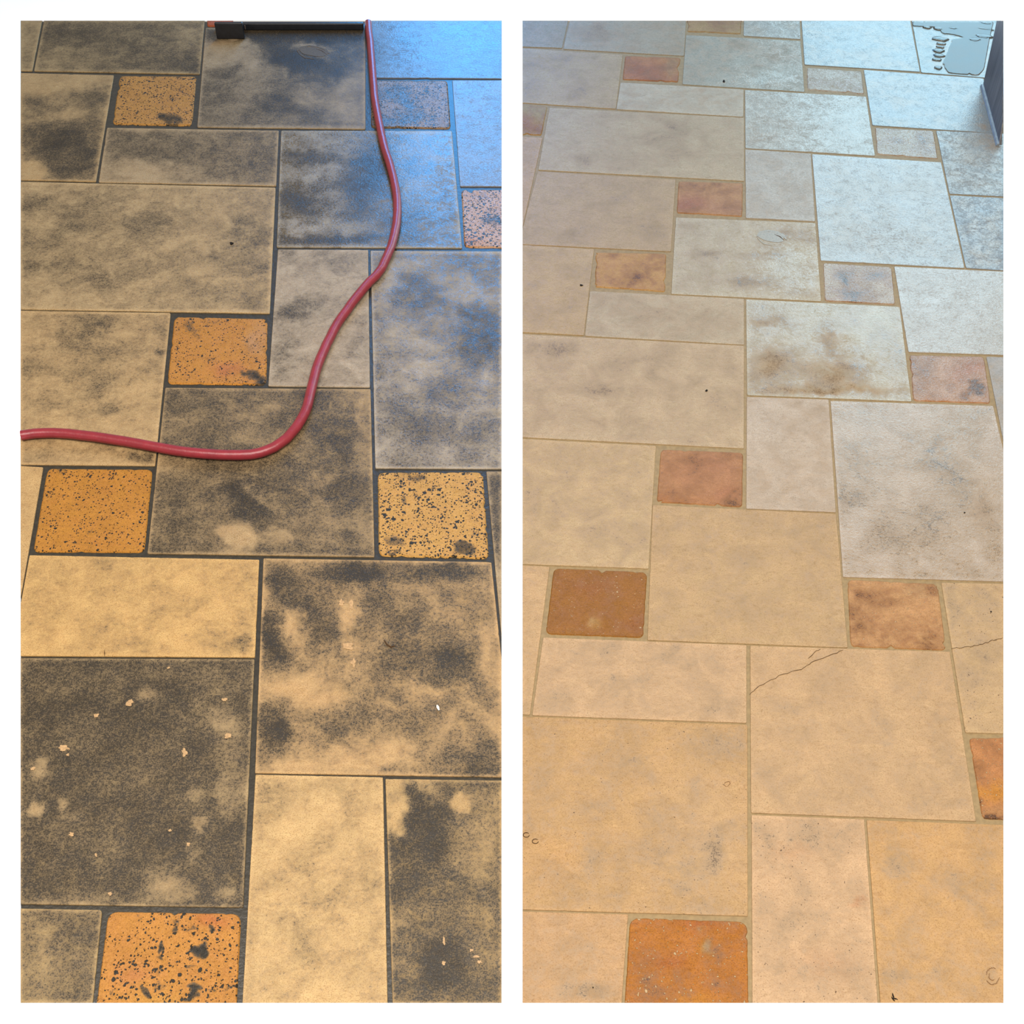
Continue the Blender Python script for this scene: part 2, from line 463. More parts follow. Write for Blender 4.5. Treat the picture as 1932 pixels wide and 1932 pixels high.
CL = (226, 186, 126)     # clean cream stone under the soil
OC = (216, 150, 64)      # ochre
LEFT = [
    T_([(30, 30), (81, 30), (61, 133.5), (30, 133)], .35, tone=(205, 176, 128)),
    T_([(85, 30), (387, 30), (377, 139.5), (64, 133.5)], .62, [(110, 112, 70, 16, -.25), (360, 70, 26, 26, -.25), (230, 60, 60, 14, -.08), (330, 120, 40, 14, .12), (150, 70, 50, 22, .12), (90, 60, 20, 20, .1)], tone=(205, 176, 128)),
    T_([(391, 30), (440, 30), (440, 49.5), (390.5, 49.5)], .1, tone=(196, 96, 44), kind='o', r=3, label='orange tumbled tile mostly hidden behind the black machine foot'),
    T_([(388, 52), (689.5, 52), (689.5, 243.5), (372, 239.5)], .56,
       [(420, 112, 45, 24, -.42), (440, 92, 40, 12, -.3), (480, 125, 22, 16, -.2), (395, 66, 20, 14, .3), (430, 135, 20, 13, .42), (395, 172, 16, 8, .2), (560, 112, 40, 18, .6), (570, 62, 120, 13, .9), (520, 92, 24, 24, .4), (620, 130, 45, 12, .35),  # wide band at the far edge: soil plus the machine bar's shade, painted in
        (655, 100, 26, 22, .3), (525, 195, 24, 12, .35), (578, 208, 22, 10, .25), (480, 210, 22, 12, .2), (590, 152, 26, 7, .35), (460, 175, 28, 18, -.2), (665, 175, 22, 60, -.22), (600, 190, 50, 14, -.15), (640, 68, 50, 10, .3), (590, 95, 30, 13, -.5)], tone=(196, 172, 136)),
    T_([(30, 137), (215, 141.5), (181, 342.5), (30, 339)], .42,
       [(100, 155, 80, 14, -.3), (70, 175, 40, 14, -.22), (180, 180, 28, 20, .2), (150, 185, 40, 22, .12), (55, 200, 40, 12, .15), (135, 215, 22, 12, -.2), (125, 285, 50, 42, .48), (80, 262, 40, 22, .22), (60, 322, 22, 14, -.6), (165, 245, 26, 18, .15), (95, 240, 20, 7, .1), (165, 300, 18, 30, .18), (190, 160, 18, 12, -.15)], tone=(214, 180, 128)),
    T_([(226, 142), (371, 143), (362, 237.5), (212, 234)], .16, [(320, 226, 16, 9, .7), (300, 155, 20, 10, .15), (230, 150, 18, 8, .2)], tone=(214, 156, 78), kind='o', pit=.52, r=8, label='ochre tumbled tile with pores, in the upper left corner'),
    T_([(202, 240.5), (526, 246), (521, 350.5), (186, 343.5)], .48,
       [(240, 325, 55, 20, -.3), (300, 330, 60, 12, -.2), (270, 275, 60, 25, .14), (420, 260, 90, 14, .12), (450, 320, 60, 16, .1), (340, 290, 40, 18, .1), (250, 250, 40, 8, .1), (500, 290, 24, 40, .15)], tone=(206, 178, 136)),
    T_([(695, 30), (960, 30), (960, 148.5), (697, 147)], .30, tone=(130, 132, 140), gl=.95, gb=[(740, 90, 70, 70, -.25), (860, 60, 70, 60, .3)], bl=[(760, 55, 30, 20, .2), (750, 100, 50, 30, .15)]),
    T_([(701, 150.5), (844, 151), (851, 243), (699.5, 240.5)], .30, [(745, 175, 35, 16, .3), (780, 215, 40, 18, .3), (730, 232, 50, 9, .3), (770, 195, 20, 10, .3)], tone=(176, 140, 104), kind='o', pit=.62, gl=.95, r=8, label='wet tumbled tile reflecting blue daylight beside the red hose'),
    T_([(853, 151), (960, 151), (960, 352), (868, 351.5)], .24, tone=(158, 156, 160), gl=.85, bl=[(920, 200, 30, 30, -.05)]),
    T_([(530.5, 246), (852.5, 246.5), (872, 468), (522, 466)], .56,
       [(590, 296, 34, 13, .38), (570, 265, 30, 10, -.2), (650, 275, 40, 18, -.12), (590, 325, 50, 12, -.28), (690, 330, 34, 40, .5), (715, 300, 24, 24, .2), (560, 375, 34, 20, .35), (590, 395, 22, 14, .25), (640, 350, 24, 14, .1), (650, 375, 30, 12, -.1), (560, 430, 40, 10, -.3),
        (620, 455, 90, 8, .4), (530, 430, 14, 20, .2), (690, 400, 30, 20, .2), (760, 380, 30, 40, .12), (820, 320, 30, 60, -.1), (800, 410, 50, 12, .1), (640, 430, 40, 12, -.15), (780, 450, 60, 9, .12)], tone=(196, 182, 158), gl=.62,
       gb=[(790, 280, 60, 50, .35), (780, 360, 40, 60, .2)]),
    T_([(870, 357), (960, 357), (960, 467.5), (876, 466.5)], .22, [(930, 415, 24, 10, .4), (910, 370, 30, 10, .2)], tone=(222, 176, 140), kind='o', pit=.66, r=9, gl=.75, cb=[(885, 455, 20, 16, (214, 140, 70), .8)], label='pinkish tumbled tile at the right edge beside the red hose'),
    T_([(30, 342), (520, 353.5), (509, 591), (30, 583)], .36,
       [(60, 385, 40, 14, .2), (150, 402, 26, 12, .2), (195, 380, 30, 10, .12), (270, 418, 34, 14, .24), (290, 445, 40, 12, .16), (120, 430, 20, 16, .2), (75, 500, 18, 8, .22), (90, 465, 50, 18, .06), (120, 505, 30, 8, .16), (200, 520, 40, 22, .14), (430, 395, 40, 16, -.12), (350, 450, 40, 20, -.12), (470, 440, 30, 28, .28, 20),
        (470, 500, 40, 14, .14), (400, 420, 30, 18, -.1), (340, 370, 70, 10, -.14), (100, 355, 70, 8, -.14), (420, 545, 60, 18, .06), (460, 565, 40, 12, .14), (100, 565, 60, 14, -.06), (250, 560, 60, 14, -.08), (390, 520, 34, 16, -.12), (30, 460, 20, 40, .1), (410, 500, 20, 22, .08)], tone=(220, 188, 138)),
    T_([(524.5, 470), (694.5, 471), (698, 730.5), (506, 728)], .27,
       [(570, 583, 28, 14, .38, -10), (530, 590, 18, 12, .22), (530, 670, 16, 24, .25), (530, 705, 14, 14, .15), (640, 485, 30, 12, .22), (672, 600, 14, 12, .15), (610, 520, 40, 14, .05), (540, 480, 14, 10, .3), (680, 650, 16, 22, .12), (620, 540, 20, 14, .1), (640, 630, 60, 12, -.1), (560, 540, 30, 20, -.12)], tone=(212, 192, 164), rim=.1),
    T_([(699, 472.5), (960, 474), (960, 884.5), (708, 883)], .50,
       [(790, 555, 36, 26, .26), (900, 605, 40, 28, .3), (910, 660, 38, 24, .3), (880, 500, 60, 14, .1), (760, 500, 40, 16, -.12), (730, 540, 22, 40, -.15), (760, 640, 40, 30, -.12), (790, 692, 44, 12, -.32), (730, 690, 26, 16, .12), (860, 560, 50, 12, -.18), (830, 620, 30, 30, -.12), (930, 540, 20, 20, -.1),
        (770, 790, 40, 24, .2), (840, 740, 40, 24, .06), (900, 720, 40, 10, -.18), (920, 760, 30, 20, -.12), (760, 735, 40, 14, -.14), (820, 850, 70, 14, -.08), (900, 820, 50, 18, .06), (720, 840, 14, 30, -.12), (740, 860, 20, 10, .1), (870, 650, 20, 40, .12)], tone=(206, 190, 166), gl=.5),
    T_([(30, 585.5), (322, 590), (292.5, 878.5), (30, 876)], .31,
       [(165, 632, 44, 30, .26), (200, 610, 40, 12, .12), (210, 700, 50, 22, .08), (80, 700, 44, 14, .12), (190, 728, 30, 14, .22, -30), (205, 775, 18, 12, .22), (275, 862, 22, 16, .5), (260, 770, 30, 60, -.16), (70, 620, 40, 20, -.08), (100, 770, 40, 20, .05), (240, 665, 60, 12, .1), (150, 870, 70, 9, -.1), (305, 662, 8, 6, .4), (120, 800, 80, 20, -.1), (50, 850, 40, 12, .06)], tone=(224, 188, 134)),
    T_([(329, 596.5), (505, 600.5), (502.5, 726), (315, 724)], .10, [(370, 625, 26, 13, .5), (355, 610, 16, 8, .35), (410, 612, 20, 5, .35), (400, 680, 30, 8, .35), (480, 640, 18, 20, .3), (475, 705, 26, 8, .8), (490, 718, 16, 10, .8), (440, 665, 50, 12, .2), (380, 680, 20, 5, .1), (460, 612, 16, 10, .25)], tone=OC, kind='o', pit=.40, r=11, label='bright ochre tumbled tile inside the bend of the hose',
       cb=[(430, 700, 30, 12, (204, 120, 84), .5), (490, 640, 18, 30, (206, 160, 120), .7)]),
    T_([(312, 731), (699, 733.5), (706.5, 1050.5), (278, 1044)], .66,
       [(470, 955, 30, 34, .4), (440, 925, 20, 12, .35), (610, 780, 50, 20, .08), (640, 870, 40, 60, .08), (450, 1012, 22, 22, -.75, 30), (425, 1000, 14, 8, -.5), (488, 935, 40, 6, -.35, 40), (610, 905, 28, 8, -.35, -15), (600, 940, 30, 8, -.28, 20), (510, 1010, 40, 9, -.25), (520, 830, 60, 18, -.15),
        (685, 800, 14, 60, -.35), (660, 760, 20, 16, -.2), (390, 790, 60, 16, -.06), (340, 810, 30, 22, -.12), (350, 900, 60, 30, -.08), (490, 775, 40, 12, -.24), (480, 745, 20, 8, -.2), (400, 1020, 40, 14, -.1), (560, 1020, 60, 12, -.12), (690, 1020, 14, 30, -.2), (600, 985, 50, 10, -.16), (300, 880, 14, 14, -.25), (630, 1000, 60, 20, -.08), (430, 960, 30, 6, -.2, 45)], tone=(206, 174, 126)),
    T_([(89, 883), (288, 884.5), (272, 1042), (62, 1041)], .06, [(170, 1003, 10, 8, .6), (115, 897, 14, 8, .5), (225, 940, 30, 7, .3), (100, 1012, 14, 7, .35), (125, 1015, 10, 6, .4), (150, 1028, 10, 6, .4), (280, 905, 10, 5, .6), (190, 1040, 16, 4, .6), (225, 995, 14, 9, .25)], tone=(212, 146, 56), kind='o', pit=.42, r=12, label='large ochre tumbled tile left of the darkest soiled square'),
    T_([(30, 878), (81.5, 881), (38, 1132), (30, 1132)], .06, tone=(230, 190, 130)),
    T_([(55.6, 1047), (489, 1055.5), (481, 1240), (21, 1237)], .17,
       [(462, 1212, 14, 16, .45), (470, 1130, 14, 50, .16), (250, 1060, 60, 16, .14), (200, 1150, 70, 24, .08), (80, 1080, 40, 20, .1), (380, 1100, 50, 30, -.06), (400, 1180, 40, 20, .03), (130, 1190, 60, 20, -.04), (440, 1225, 24, 8, .1)], tone=(236, 192, 124)),
    T_([(712.5, 890), (911, 889.5), (922.5, 1054), (714.5, 1049)], .12, [(745, 1018, 22, 12, .5, 20), (875, 1035, 20, 12, .7), (895, 1005, 18, 12, .35), (870, 998, 16, 8, .3), (765, 1000, 30, 20, .1), (770, 900, 30, 9, .3), (745, 1043, 20, 3, .6), (790, 895, 22, 8, .3), (760, 945, 8, 10, .6), (830, 900, 20, 6, .25)], tone=(224, 172, 92), kind='o', pit=.56, r=13, label='speckled yellow-ochre tumbled tile near the right edge'),
    T_([(917.5, 889), (960, 889), (960, 1342), (959, 1342)], .62, [(935, 950, 20, 40, .1), (940, 1100, 20, 60, -.15)], tone=(206, 180, 140)),
    T_([(497, 1053), (927, 1060), (970, 1466.5), (481, 1458.5)], .51,
       [(540, 1110, 28, 26, .34), (560, 1140, 26, 16, .3), (600, 1175, 34, 34, .28), (510, 1185, 22, 26, .45), (525, 1215, 22, 22, .35), (525, 1245, 20, 18, .3), (515, 1362, 26, 38, .52), (540, 1400, 24, 20, .3), (650, 1082, 40, 16, .36), (760, 1080, 120, 16, .3), (740, 1150, 44, 32, .28), (870, 1080, 50, 14, .2),
        (745, 1230, 30, 22, .26), (830, 1255, 50, 36, .32), (870, 1240, 30, 30, .22), (800, 1190, 30, 20, .12), (930, 1440, 50, 36, .32), (880, 1450, 40, 20, .22), (610, 1375, 30, 24, .2), (670, 1335, 36, 30, .2), (550, 1170, 18, 18, -.34), (560, 1210, 22, 22, -.3), (580, 1300, 60, 26, -.32), (620, 1325, 30, 20, -.28), (490, 1140, 8, 40, -.3),
        (570, 1390, 26, 40, -.18, -30), (700, 1420, 70, 22, -.3), (600, 1448, 90, 10, -.3), (940, 1360, 20, 30, -.3), (520, 1310, 50, 18, -.25), (840, 1380, 40, 24, -.14), (660, 1200, 12, 50, -.24), (665, 1160, 14, 20, -.2), (800, 1310, 30, 12, -.2), (780, 1120, 40, 14, -.12), (930, 1240, 20, 50, -.2), (870, 1150, 40, 24, -.14), (790, 1380, 40, 30, .08), (830, 1420, 30, 26, .05)], tone=(224, 184, 128)),
    T_([(30, 1241), (480, 1243.5), (458.5, 1712), (30, 1705.5)], .80,
       [(430, 1400, 26, 50, -.28), (440, 1500, 24, 40, -.34), (440, 1420, 14, 12, -.2), (320, 1265, 50, 14, -.15), (400, 1300, 40, 30, -.14), (280, 1310, 14, 12, -.5), (330, 1680, 34, 20, -.5), (300, 1655, 30, 20, -.3), (75, 1448, 16, 16, -.5), (62, 1530, 14, 11, -.75), (112, 1518, 9, 12, -.6), (420, 1352, 24, 18, -.2),
        (375, 1558, 12, 12, -.5), (430, 1690, 20, 12, -.3), (80, 1590, 40, 40, -.06), (300, 1430, 60, 30, -.1), (200, 1470, 40, 30, -.08), (365, 1500, 14, 10, -.3), (130, 1540, 20, 10, -.2), (200, 1690, 120, 12, -.1), (365, 1600, 14, 20, -.25), (100, 1260, 60, 12, -.06), (465, 1560, 10, 100, -.1), (150, 1700, 160, 6, -.2)], tone=(206, 176, 128)),
    T_([(482, 1461), (722.5, 1466), (731.5, 1905), (456.5, 1905)], .20,
       [(540, 1735, 40, 26, .2), (570, 1790, 26, 28, .22), (620, 1690, 50, 20, .14), (520, 1500, 40, 30, .14), (590, 1490, 30, 16, .1), (640, 1600, 40, 14, .1), (560, 1650, 50, 14, .08), (620, 1530, 30, 14, -.06), (540, 1570, 20, 12, -.14), (620, 1850, 50, 20, .06), (500, 1850, 30, 40, .08), (700, 1700, 14, 60, .08), (510, 1640, 30, 10, -.08)], tone=(234, 196, 136)),
    T_([(727, 1469), (960, 1472.5), (960, 1905), (741, 1905)], .70,
       [(745, 1515, 14, 40, -.55), (755, 1545, 16, 22, -.5), (742, 1475, 30, 8, -.35), (815, 1488, 24, 18, -.35, 35), (868, 1513, 13, 14, -.8), (785, 1505, 20, 24, .3, 20), (778, 1548, 14, 16, .4), (820, 1530, 30, 30, .2), (845, 1570, 40, 40, .18), (900, 1560, 50, 60, -.28), (890, 1600, 40, 20, -.14), (745, 1590, 14, 24, .3),
        (800, 1585, 40, 24, .2), (790, 1640, 40, 14, .15, -30), (920, 1640, 40, 24, -.08), (745, 1740, 14, 14, -.35), (900, 1740, 40, 30, -.12), (830, 1820, 40, 30, .3), (800, 1850, 50, 14, .2), (920, 1810, 30, 24, -.1), (850, 1780, 30, 20, .12), (770, 1830, 22, 14, -.2), (930, 1500, 30, 14, -.14), (760, 1680, 24, 24, .1), (850, 1700, 50, 20, .06), (800, 1720, 40, 16, -.06)], tone=(216, 180, 122)),
    T_([(30, 1713.5), (192.5, 1716.5), (173.5, 1905), (30, 1905)], .60, [(70, 1760, 30, 20, -.12), (110, 1820, 30, 30, -.12), (150, 1760, 30, 30, .08), (60, 1870, 30, 30, -.08), (150, 1860, 20, 30, .1)], tone=(212, 180, 126), r=7),
    T_([(204, 1719), (455, 1723), (446, 1905), (180, 1905)], .06,
       [(375, 1793, 15, 16, 1.0), (386, 1785, 16, 12, .5), (302, 1790, 5, 16, .9), (302, 1812, 10, 6, .8), (327, 1745, 8, 12, .55), (327, 1757, 6, 8, .5), (355, 1750, 14, 7, .6), (396, 1753, 8, 8, .9), (263, 1735, 8, 12, .5), (270, 1872, 8, 12, .9), (367, 1873, 8, 16, 1.0), (355, 1882, 10, 8, .8), (396, 1869, 7, 7, .8), (435, 1870, 8, 12, .6), (355, 1818, 10, 6, .6), (300, 1858, 12, 10, .5), (290, 1838, 8, 7, .5), (217, 1868, 7, 8, .6), (240, 1830, 30, 20, .2), (330, 1838, 14, 8, .3), (190, 1885, 20, 10, .4)],
       tone=(216, 150, 66), kind='o', pit=.46, r=20, pb=[(225, 1745, 34, 28, -.5), (280, 1870, 80, 30, .14)], grid=4.0, label='pitted orange tumbled tile in the bottom left corner',
       cb=[(400, 1735, 30, 16, (204, 110, 60), .5), (250, 1840, 30, 24, (206, 130, 84), .5), (300, 1885, 60, 20, (222, 168, 70), .5)]),
]

# colours of the cleaned floor: warm in front, greyer further back
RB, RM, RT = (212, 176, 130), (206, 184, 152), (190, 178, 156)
RIGHT = [
    T_([(980, 30), (1074, 30), (1060.5, 91), (980, 88)], .3, tone=(174, 158, 128)),
    T_([(1077, 30), (1295, 30), (1290.5, 105.5), (1062.5, 92.5)], .3, [(1125, 60, 30, 12, .25), (1150, 80, 30, 8, .15), (1240, 85, 30, 8, -.2)], tone=(184, 172, 148)),
    T_([(1296, 30), (1401, 30), (1398.5, 65), (1295.5, 60.5)], .3, tone=(186, 150, 92), kind='o', r=4, pit=.1, label='olive-ochre tumbled tile cut by the top border of the cleaned floor'),
    T_([(1403.5, 30), (1509, 30), (1510.5, 74), (1403, 67.5)], .25, tone=(178, 176, 164), gl=.5),
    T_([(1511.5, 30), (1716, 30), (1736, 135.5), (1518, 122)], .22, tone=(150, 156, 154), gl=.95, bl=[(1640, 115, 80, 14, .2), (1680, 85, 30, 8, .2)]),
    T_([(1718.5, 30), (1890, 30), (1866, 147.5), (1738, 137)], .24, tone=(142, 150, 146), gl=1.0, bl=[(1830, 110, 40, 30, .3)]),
    T_([(980, 90.5), (1175, 103), (1162, 205.5), (980, 193.5)], .28, [(1075, 115, 30, 9, .2), (1010, 125, 30, 9, .2), (1060, 170, 80, 20, .12)], tone=(196, 172, 132), cb=[(1020, 125, 36, 12, (182, 148, 88), .7)]),
    T_([(1179, 104), (1285, 107.5), (1280, 156), (1173.5, 151)], .25, tone=(196, 134, 72), kind='o', r=4, pit=.05, cb=[(1215, 130, 30, 14, (180, 108, 62), .8), (1240, 150, 34, 8, (180, 108, 62), .7), (1265, 125, 16, 16, (176, 150, 104), .7)], label='rust-red tumbled tile in the second row from the far end'),
    T_([(1171, 155.5), (1403, 168.5), (1402.5, 220.5), (1163, 206)], .18, tone=(206, 194, 170), bl=[(1330, 180, 60, 12, .14)]),
    T_([(1294.5, 66), (1510.5, 77), (1518, 173.5), (1287.5, 159)], .26, tone=(178, 174, 156), gl=.45, bl=[(1400, 80, 80, 14, .12), (1440, 105, 50, 16, .14), (1400, 135, 40, 14, -.1)], gb=[(1430, 150, 60, 12, .3)]),
    T_([(1521, 126), (1626.5, 133), (1632, 178.5), (1523, 170)], .20, tone=(196, 184, 164), kind='o', r=6, gl=.55, pit=.2, label='pale grey tumbled tile far right of the rust-red one'),
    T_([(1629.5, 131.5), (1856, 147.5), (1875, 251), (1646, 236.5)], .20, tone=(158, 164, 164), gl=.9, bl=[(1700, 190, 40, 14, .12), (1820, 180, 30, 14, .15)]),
    T_([(980, 196), (1034, 199.5), (1022.5, 256.5), (980, 254)], .2, tone=(188, 164, 110), kind='o', r=5, cb=[(1000, 238, 60, 17, (172, 116, 36), 1.0)], label='two-toned olive and brown tumbled tile at the left edge'),
    T_([(1036.5, 203), (1404, 222), (1404, 341.5), (1015.5, 320.5)], .26, tone=(200, 180, 146), bl=[(1250, 250, 50, 20, .2), (1110, 300, 30, 12, .22), (1280, 290, 60, 14, .12), (1180, 320, 50, 8, .15), (1060, 240, 40, 8, -.2), (1330, 310, 50, 16, -.12)]),
    T_([(1405.5, 169.5), (1634, 182), (1651, 294), (1406.5, 279.5)], .24, tone=(190, 186, 172), gl=.55, gb=[(1600, 240, 60, 60, .35)], bl=[(1460, 250, 60, 20, .1)]),
    T_([(1649.5, 239), (1762, 245), (1771, 301), (1654, 292)], .22, tone=(190, 170, 144), kind='o', r=6, gl=.8, pit=.42, bl=[(1685, 266, 10, 5, .5), (1745, 264, 12, 4, .5)], label='pale pitted tumbled tile close to the cabinet'),
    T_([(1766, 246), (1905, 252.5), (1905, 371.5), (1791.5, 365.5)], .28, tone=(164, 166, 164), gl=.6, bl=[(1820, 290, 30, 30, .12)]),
    T_([(980, 257.5), (1023.5, 259.5), (984, 438), (980, 438)], .2, tone=(202, 168, 124)),
    T_([(1014.5, 323), (1275, 338.5), (1266, 474.5), (978, 460.5)], .24, tone=(196, 168, 128), bl=[(1230, 445, 40, 12, .25), (1060, 440, 50, 14, .2), (1130, 370, 60, 20, .06)]),
    T_([(1279.5, 340.5), (1402.5, 344), (1401.5, 409.5), (1276, 402.5)], .26, tone=(202, 152, 100), kind='o', r=5, pit=.1, cb=[(1300, 385, 36, 16, (176, 112, 80), .9), (1370, 392, 40, 12, (188, 136, 100), .7), (1330, 400, 30, 7, (206, 150, 86), .6)], label='tumbled tile with a red-brown left side, fourth row back'),
    T_([(1406, 281.5), (1530, 289.5), (1538, 417.5), (1407.5, 411)], .16, tone=(198, 190, 176), gl=.4),
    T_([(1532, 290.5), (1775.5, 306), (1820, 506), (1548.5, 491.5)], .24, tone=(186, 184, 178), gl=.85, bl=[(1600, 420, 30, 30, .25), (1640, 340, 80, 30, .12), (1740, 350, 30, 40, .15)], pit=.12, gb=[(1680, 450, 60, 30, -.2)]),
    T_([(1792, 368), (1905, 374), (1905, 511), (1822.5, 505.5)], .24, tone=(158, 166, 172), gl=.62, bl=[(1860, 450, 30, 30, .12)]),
    T_([(1275, 410), (1538.5, 420.5), (1549.5, 568.5), (1266.5, 554.5)], .26, tone=(202, 186, 156), gl=.45, bl=[(1330, 480, 30, 16, .3), (1440, 480, 40, 10, .3), (1420, 530, 40, 14, .3), (1500, 440, 30, 14, .3), (1300, 420, 40, 12, .15), (1480, 545, 40, 12, .12), (1460, 446, 24, 12, -.3)], gb=[(1480, 510, 50, 40, .3)]),
    T_([(1123, 474.5), (1258, 477), (1256, 551.5), (1121.5, 542)], .20, tone=(206, 158, 92), kind='o', r=6, pit=.14, bl=[(1230, 510, 30, 8, .2, -30), (1190, 530, 40, 8, .2)], label='sandy ochre tumbled tile beside a square with one dark hole'),
    T_([(980, 461.5), (1121, 469.5), (1101.5, 632.5), (980, 626.5)], .24, tone=(202, 172, 126), bl=[(1040, 590, 50, 22, .14), (1080, 500, 30, 10, .1)]),
    T_([(1113, 549), (1404, 563.5), (1404, 650.5), (1103.5, 633.5)], .27, tone=(202, 182, 150), bl=[(1150, 575, 30, 16, .22), (1200, 590, 24, 14, .2), (1300, 590, 60, 14, .14), (1370, 610, 30, 14, .12)]),
    T_([(1407.5, 564.5), (1697.5, 578.5), (1720, 757.5), (1409.5, 745.5)], .40, tone=(202, 188, 160), gl=.8, bl=[(1560, 650, 60, 30, .1), (1450, 690, 50, 26, .14), (1580, 710, 60, 24, .16), (1440, 605, 40, 8, .12), (1620, 590, 60, 16, -.25), (1500, 735, 100, 9, .12), (1650, 745, 60, 8, .1)], gb=[(1640, 620, 60, 40, .3), (1570, 700, 60, 34, -.7), (1450, 690, 45, 34, -.65), (1540, 738, 130, 9, -.6), (1580, 640, 36, 14, -.5), (1440, 605, 34, 8, -.5), (1640, 735, 60, 12, -.4)], dark2=1),
    T_([(1552, 494.5), (1683, 502), (1690.5, 575.5), (1555.5, 568.5)], .24, tone=(196, 174, 148), kind='o', r=6, gl=.9, pit=.22, bl=[(1595, 525, 24, 10, .5), (1650, 524, 16, 8, .4), (1600, 555, 40, 8, .4), (1630, 540, 20, 12, .3)], label='white-flecked rough tumbled tile beside the blue-lit squares'),
    T_([(1687, 502.5), (1905, 512.5), (1905, 670), (1714, 664)], .10, tone=(200, 192, 180), gl=.8, bl=[(1860, 590, 30, 70, .05)]),
    T_([(1714.5, 668), (1857.5, 671.5), (1870.5, 762), (1722.5, 757)], .24, tone=(204, 166, 136), kind='o', r=8, gl=.75, pit=.2, cb=[(1830, 700, 34, 24, (196, 138, 112), .7), (1730, 690, 24, 24, (206, 190, 178), .7), (1790, 758, 70, 6, (196, 126, 66), .8)], bl=[(1850, 735, 16, 8, .6), (1825, 740, 22, 6, .5), (1745, 700, 20, 20, .2), (1770, 720, 24, 8, .3)], label='pink tumbled tile at the right edge below the pale square'),
    T_([(1861, 672.5), (1905, 674.5), (1905, 880), (1903, 880)], .12, tone=(186, 182, 176)),
    T_([(980, 630), (1404, 652), (1403.5, 846), (980, 824.5)], .28, tone=(208, 182, 144), bl=[(1150, 740, 30, 12, .22), (1060, 660, 40, 14, .18), (1220, 690, 60, 16, .12), (1340, 735, 40, 18, .16), (1020, 730, 30, 20, .1), (1120, 800, 50, 14, .1), (1380, 780, 20, 18, .12), (1280, 820, 50, 12, .1), (1010, 660, 40, 12, .14), (1380, 670, 20, 20, -.1)]),
    T_([(1409, 748.5), (1563.5, 753.5), (1577, 966.5), (1408, 959.5)], .20, tone=(208, 188, 164), bl=[(1520, 770, 30, 12, .2), (1465, 840, 14, 10, .25), (1430, 850, 24, 9, .12), (1500, 800, 10, 10, .2)], gl=.38, gb=[(1440, 800, 40, 50, .1)]),
    T_([(1567, 756), (1874, 765.5), (1950, 1098.5), (1590.5, 1088.5)], .46, tone=(206, 186, 164), gl=.8, bl=[(1640, 860, 50, 30, .1), (1790, 880, 40, 30, .2), (1740, 1000, 60, 40, .14), (1600, 930, 40, 20, .2), (1830, 940, 30, 30, .15), (1700, 780, 80, 14, -.2), (1680, 840, 30, 40, -.1), (1760, 1075, 100, 12, -.1), (1650, 1060, 50, 10, -.22), (1870, 830, 20, 40, -.2)], pit=.10, gb=[(1640, 800, 60, 40, .2), (1620, 980, 30, 60, .15), (1860, 960, 30, 60, -.3)]),
    T_([(1246, 846.5), (1403, 852.5), (1401.5, 957.5), (1238, 948)], .26, tone=(200, 146, 96), kind='o', r=9, pit=.12, cb=[(1350, 880, 50, 24, (188, 130, 92), .7), (1290, 900, 40, 24, (194, 134, 88), .5), (1370, 930, 40, 20, (180, 116, 78), .6), (1270, 945, 60, 10, (200, 130, 66), .7)], bl=[(1385, 945, 18, 12, .4), (1340, 870, 40, 16, .15)], label='terracotta tumbled tile at the middle of the cleaned floor'),
    T_([(980, 827.5), (1237.5, 841), (1223.5, 1073), (980, 1064)], .26, tone=(212, 182, 136), bl=[(1140, 990, 40, 20, .14), (1060, 900, 60, 30, .1), (1100, 960, 60, 18, .1), (1190, 870, 40, 30, .03), (1040, 940, 60, 10, .1)]),
    T_([(1231.5, 952.5), (1577.5, 969.5), (1599.5, 1222), (1221.5, 1207.5)], .20, tone=(206, 172, 124), bl=[(1350, 1080, 60, 30, .12), (1420, 1110, 60, 20, .08), (1560, 1120, 40, 40, .1), (1290, 1000, 30, 16, .08), (1500, 1010, 50, 20, .06), (1520, 1190, 60, 20, -.05)]),
    T_([(1044, 1070.5), (1222, 1078), (1215, 1204), (1028.5, 1197)], .12, tone=(164, 108, 32), kind='o', r=13, pit=.22, bl=[(1160, 1140, 18, 14, .3), (1200, 1185, 14, 14, .25)], cb=[(1200, 1180, 20, 20, (158, 96, 48), .6), (1120, 1110, 40, 14, (160, 100, 40), .6), (1122, 1170, 10, 6, (214, 190, 150), .7)], label='dark brown tumbled tile with small white flecks'),
    T_([(980, 1066), (1037, 1069), (1000, 1348.5), (980, 1348)], .16, tone=(214, 178, 130)),
    T_([(1025, 1202.5), (1408.5, 1217), (1408.5, 1364), (1004, 1349.5)], .24, tone=(216, 180, 136), bl=[(1120, 1220, 40, 14, .16), (1050, 1225, 26, 16, .16), (1290, 1240, 50, 16, .12), (1180, 1290, 60, 20, .1), (1350, 1330, 30, 16, .14), (1060, 1320, 40, 16, .1), (1390, 1250, 16, 20, -.1)]),
    T_([(1415.5, 1218), (1792, 1229.5), (1841.5, 1549.5), (1417, 1533.5)], .17, tone=(212, 176, 130), bl=[(1500, 1360, 60, 30, .1), (1660, 1400, 70, 40, .12), (1780, 1450, 40, 30, .12), (1560, 1500, 60, 30, .06), (1700, 1460, 60, 20, .1), (1480, 1460, 60, 30, .05)]),
    T_([(1598, 1092), (1770, 1100), (1786.5, 1228), (1604, 1221)], .24, tone=(208, 158, 104), kind='o', r=12, pit=.22, bl=[(1615, 1150, 14, 30, .35), (1625, 1190, 20, 14, .3), (1755, 1215, 26, 10, .4), (1680, 1130, 60, 12, .1)], cb=[(1740, 1110, 30, 14, (206, 168, 120), .6), (1690, 1222, 90, 6, (196, 142, 84), .7)], label='tan tumbled tile with streaky veins at the right'),
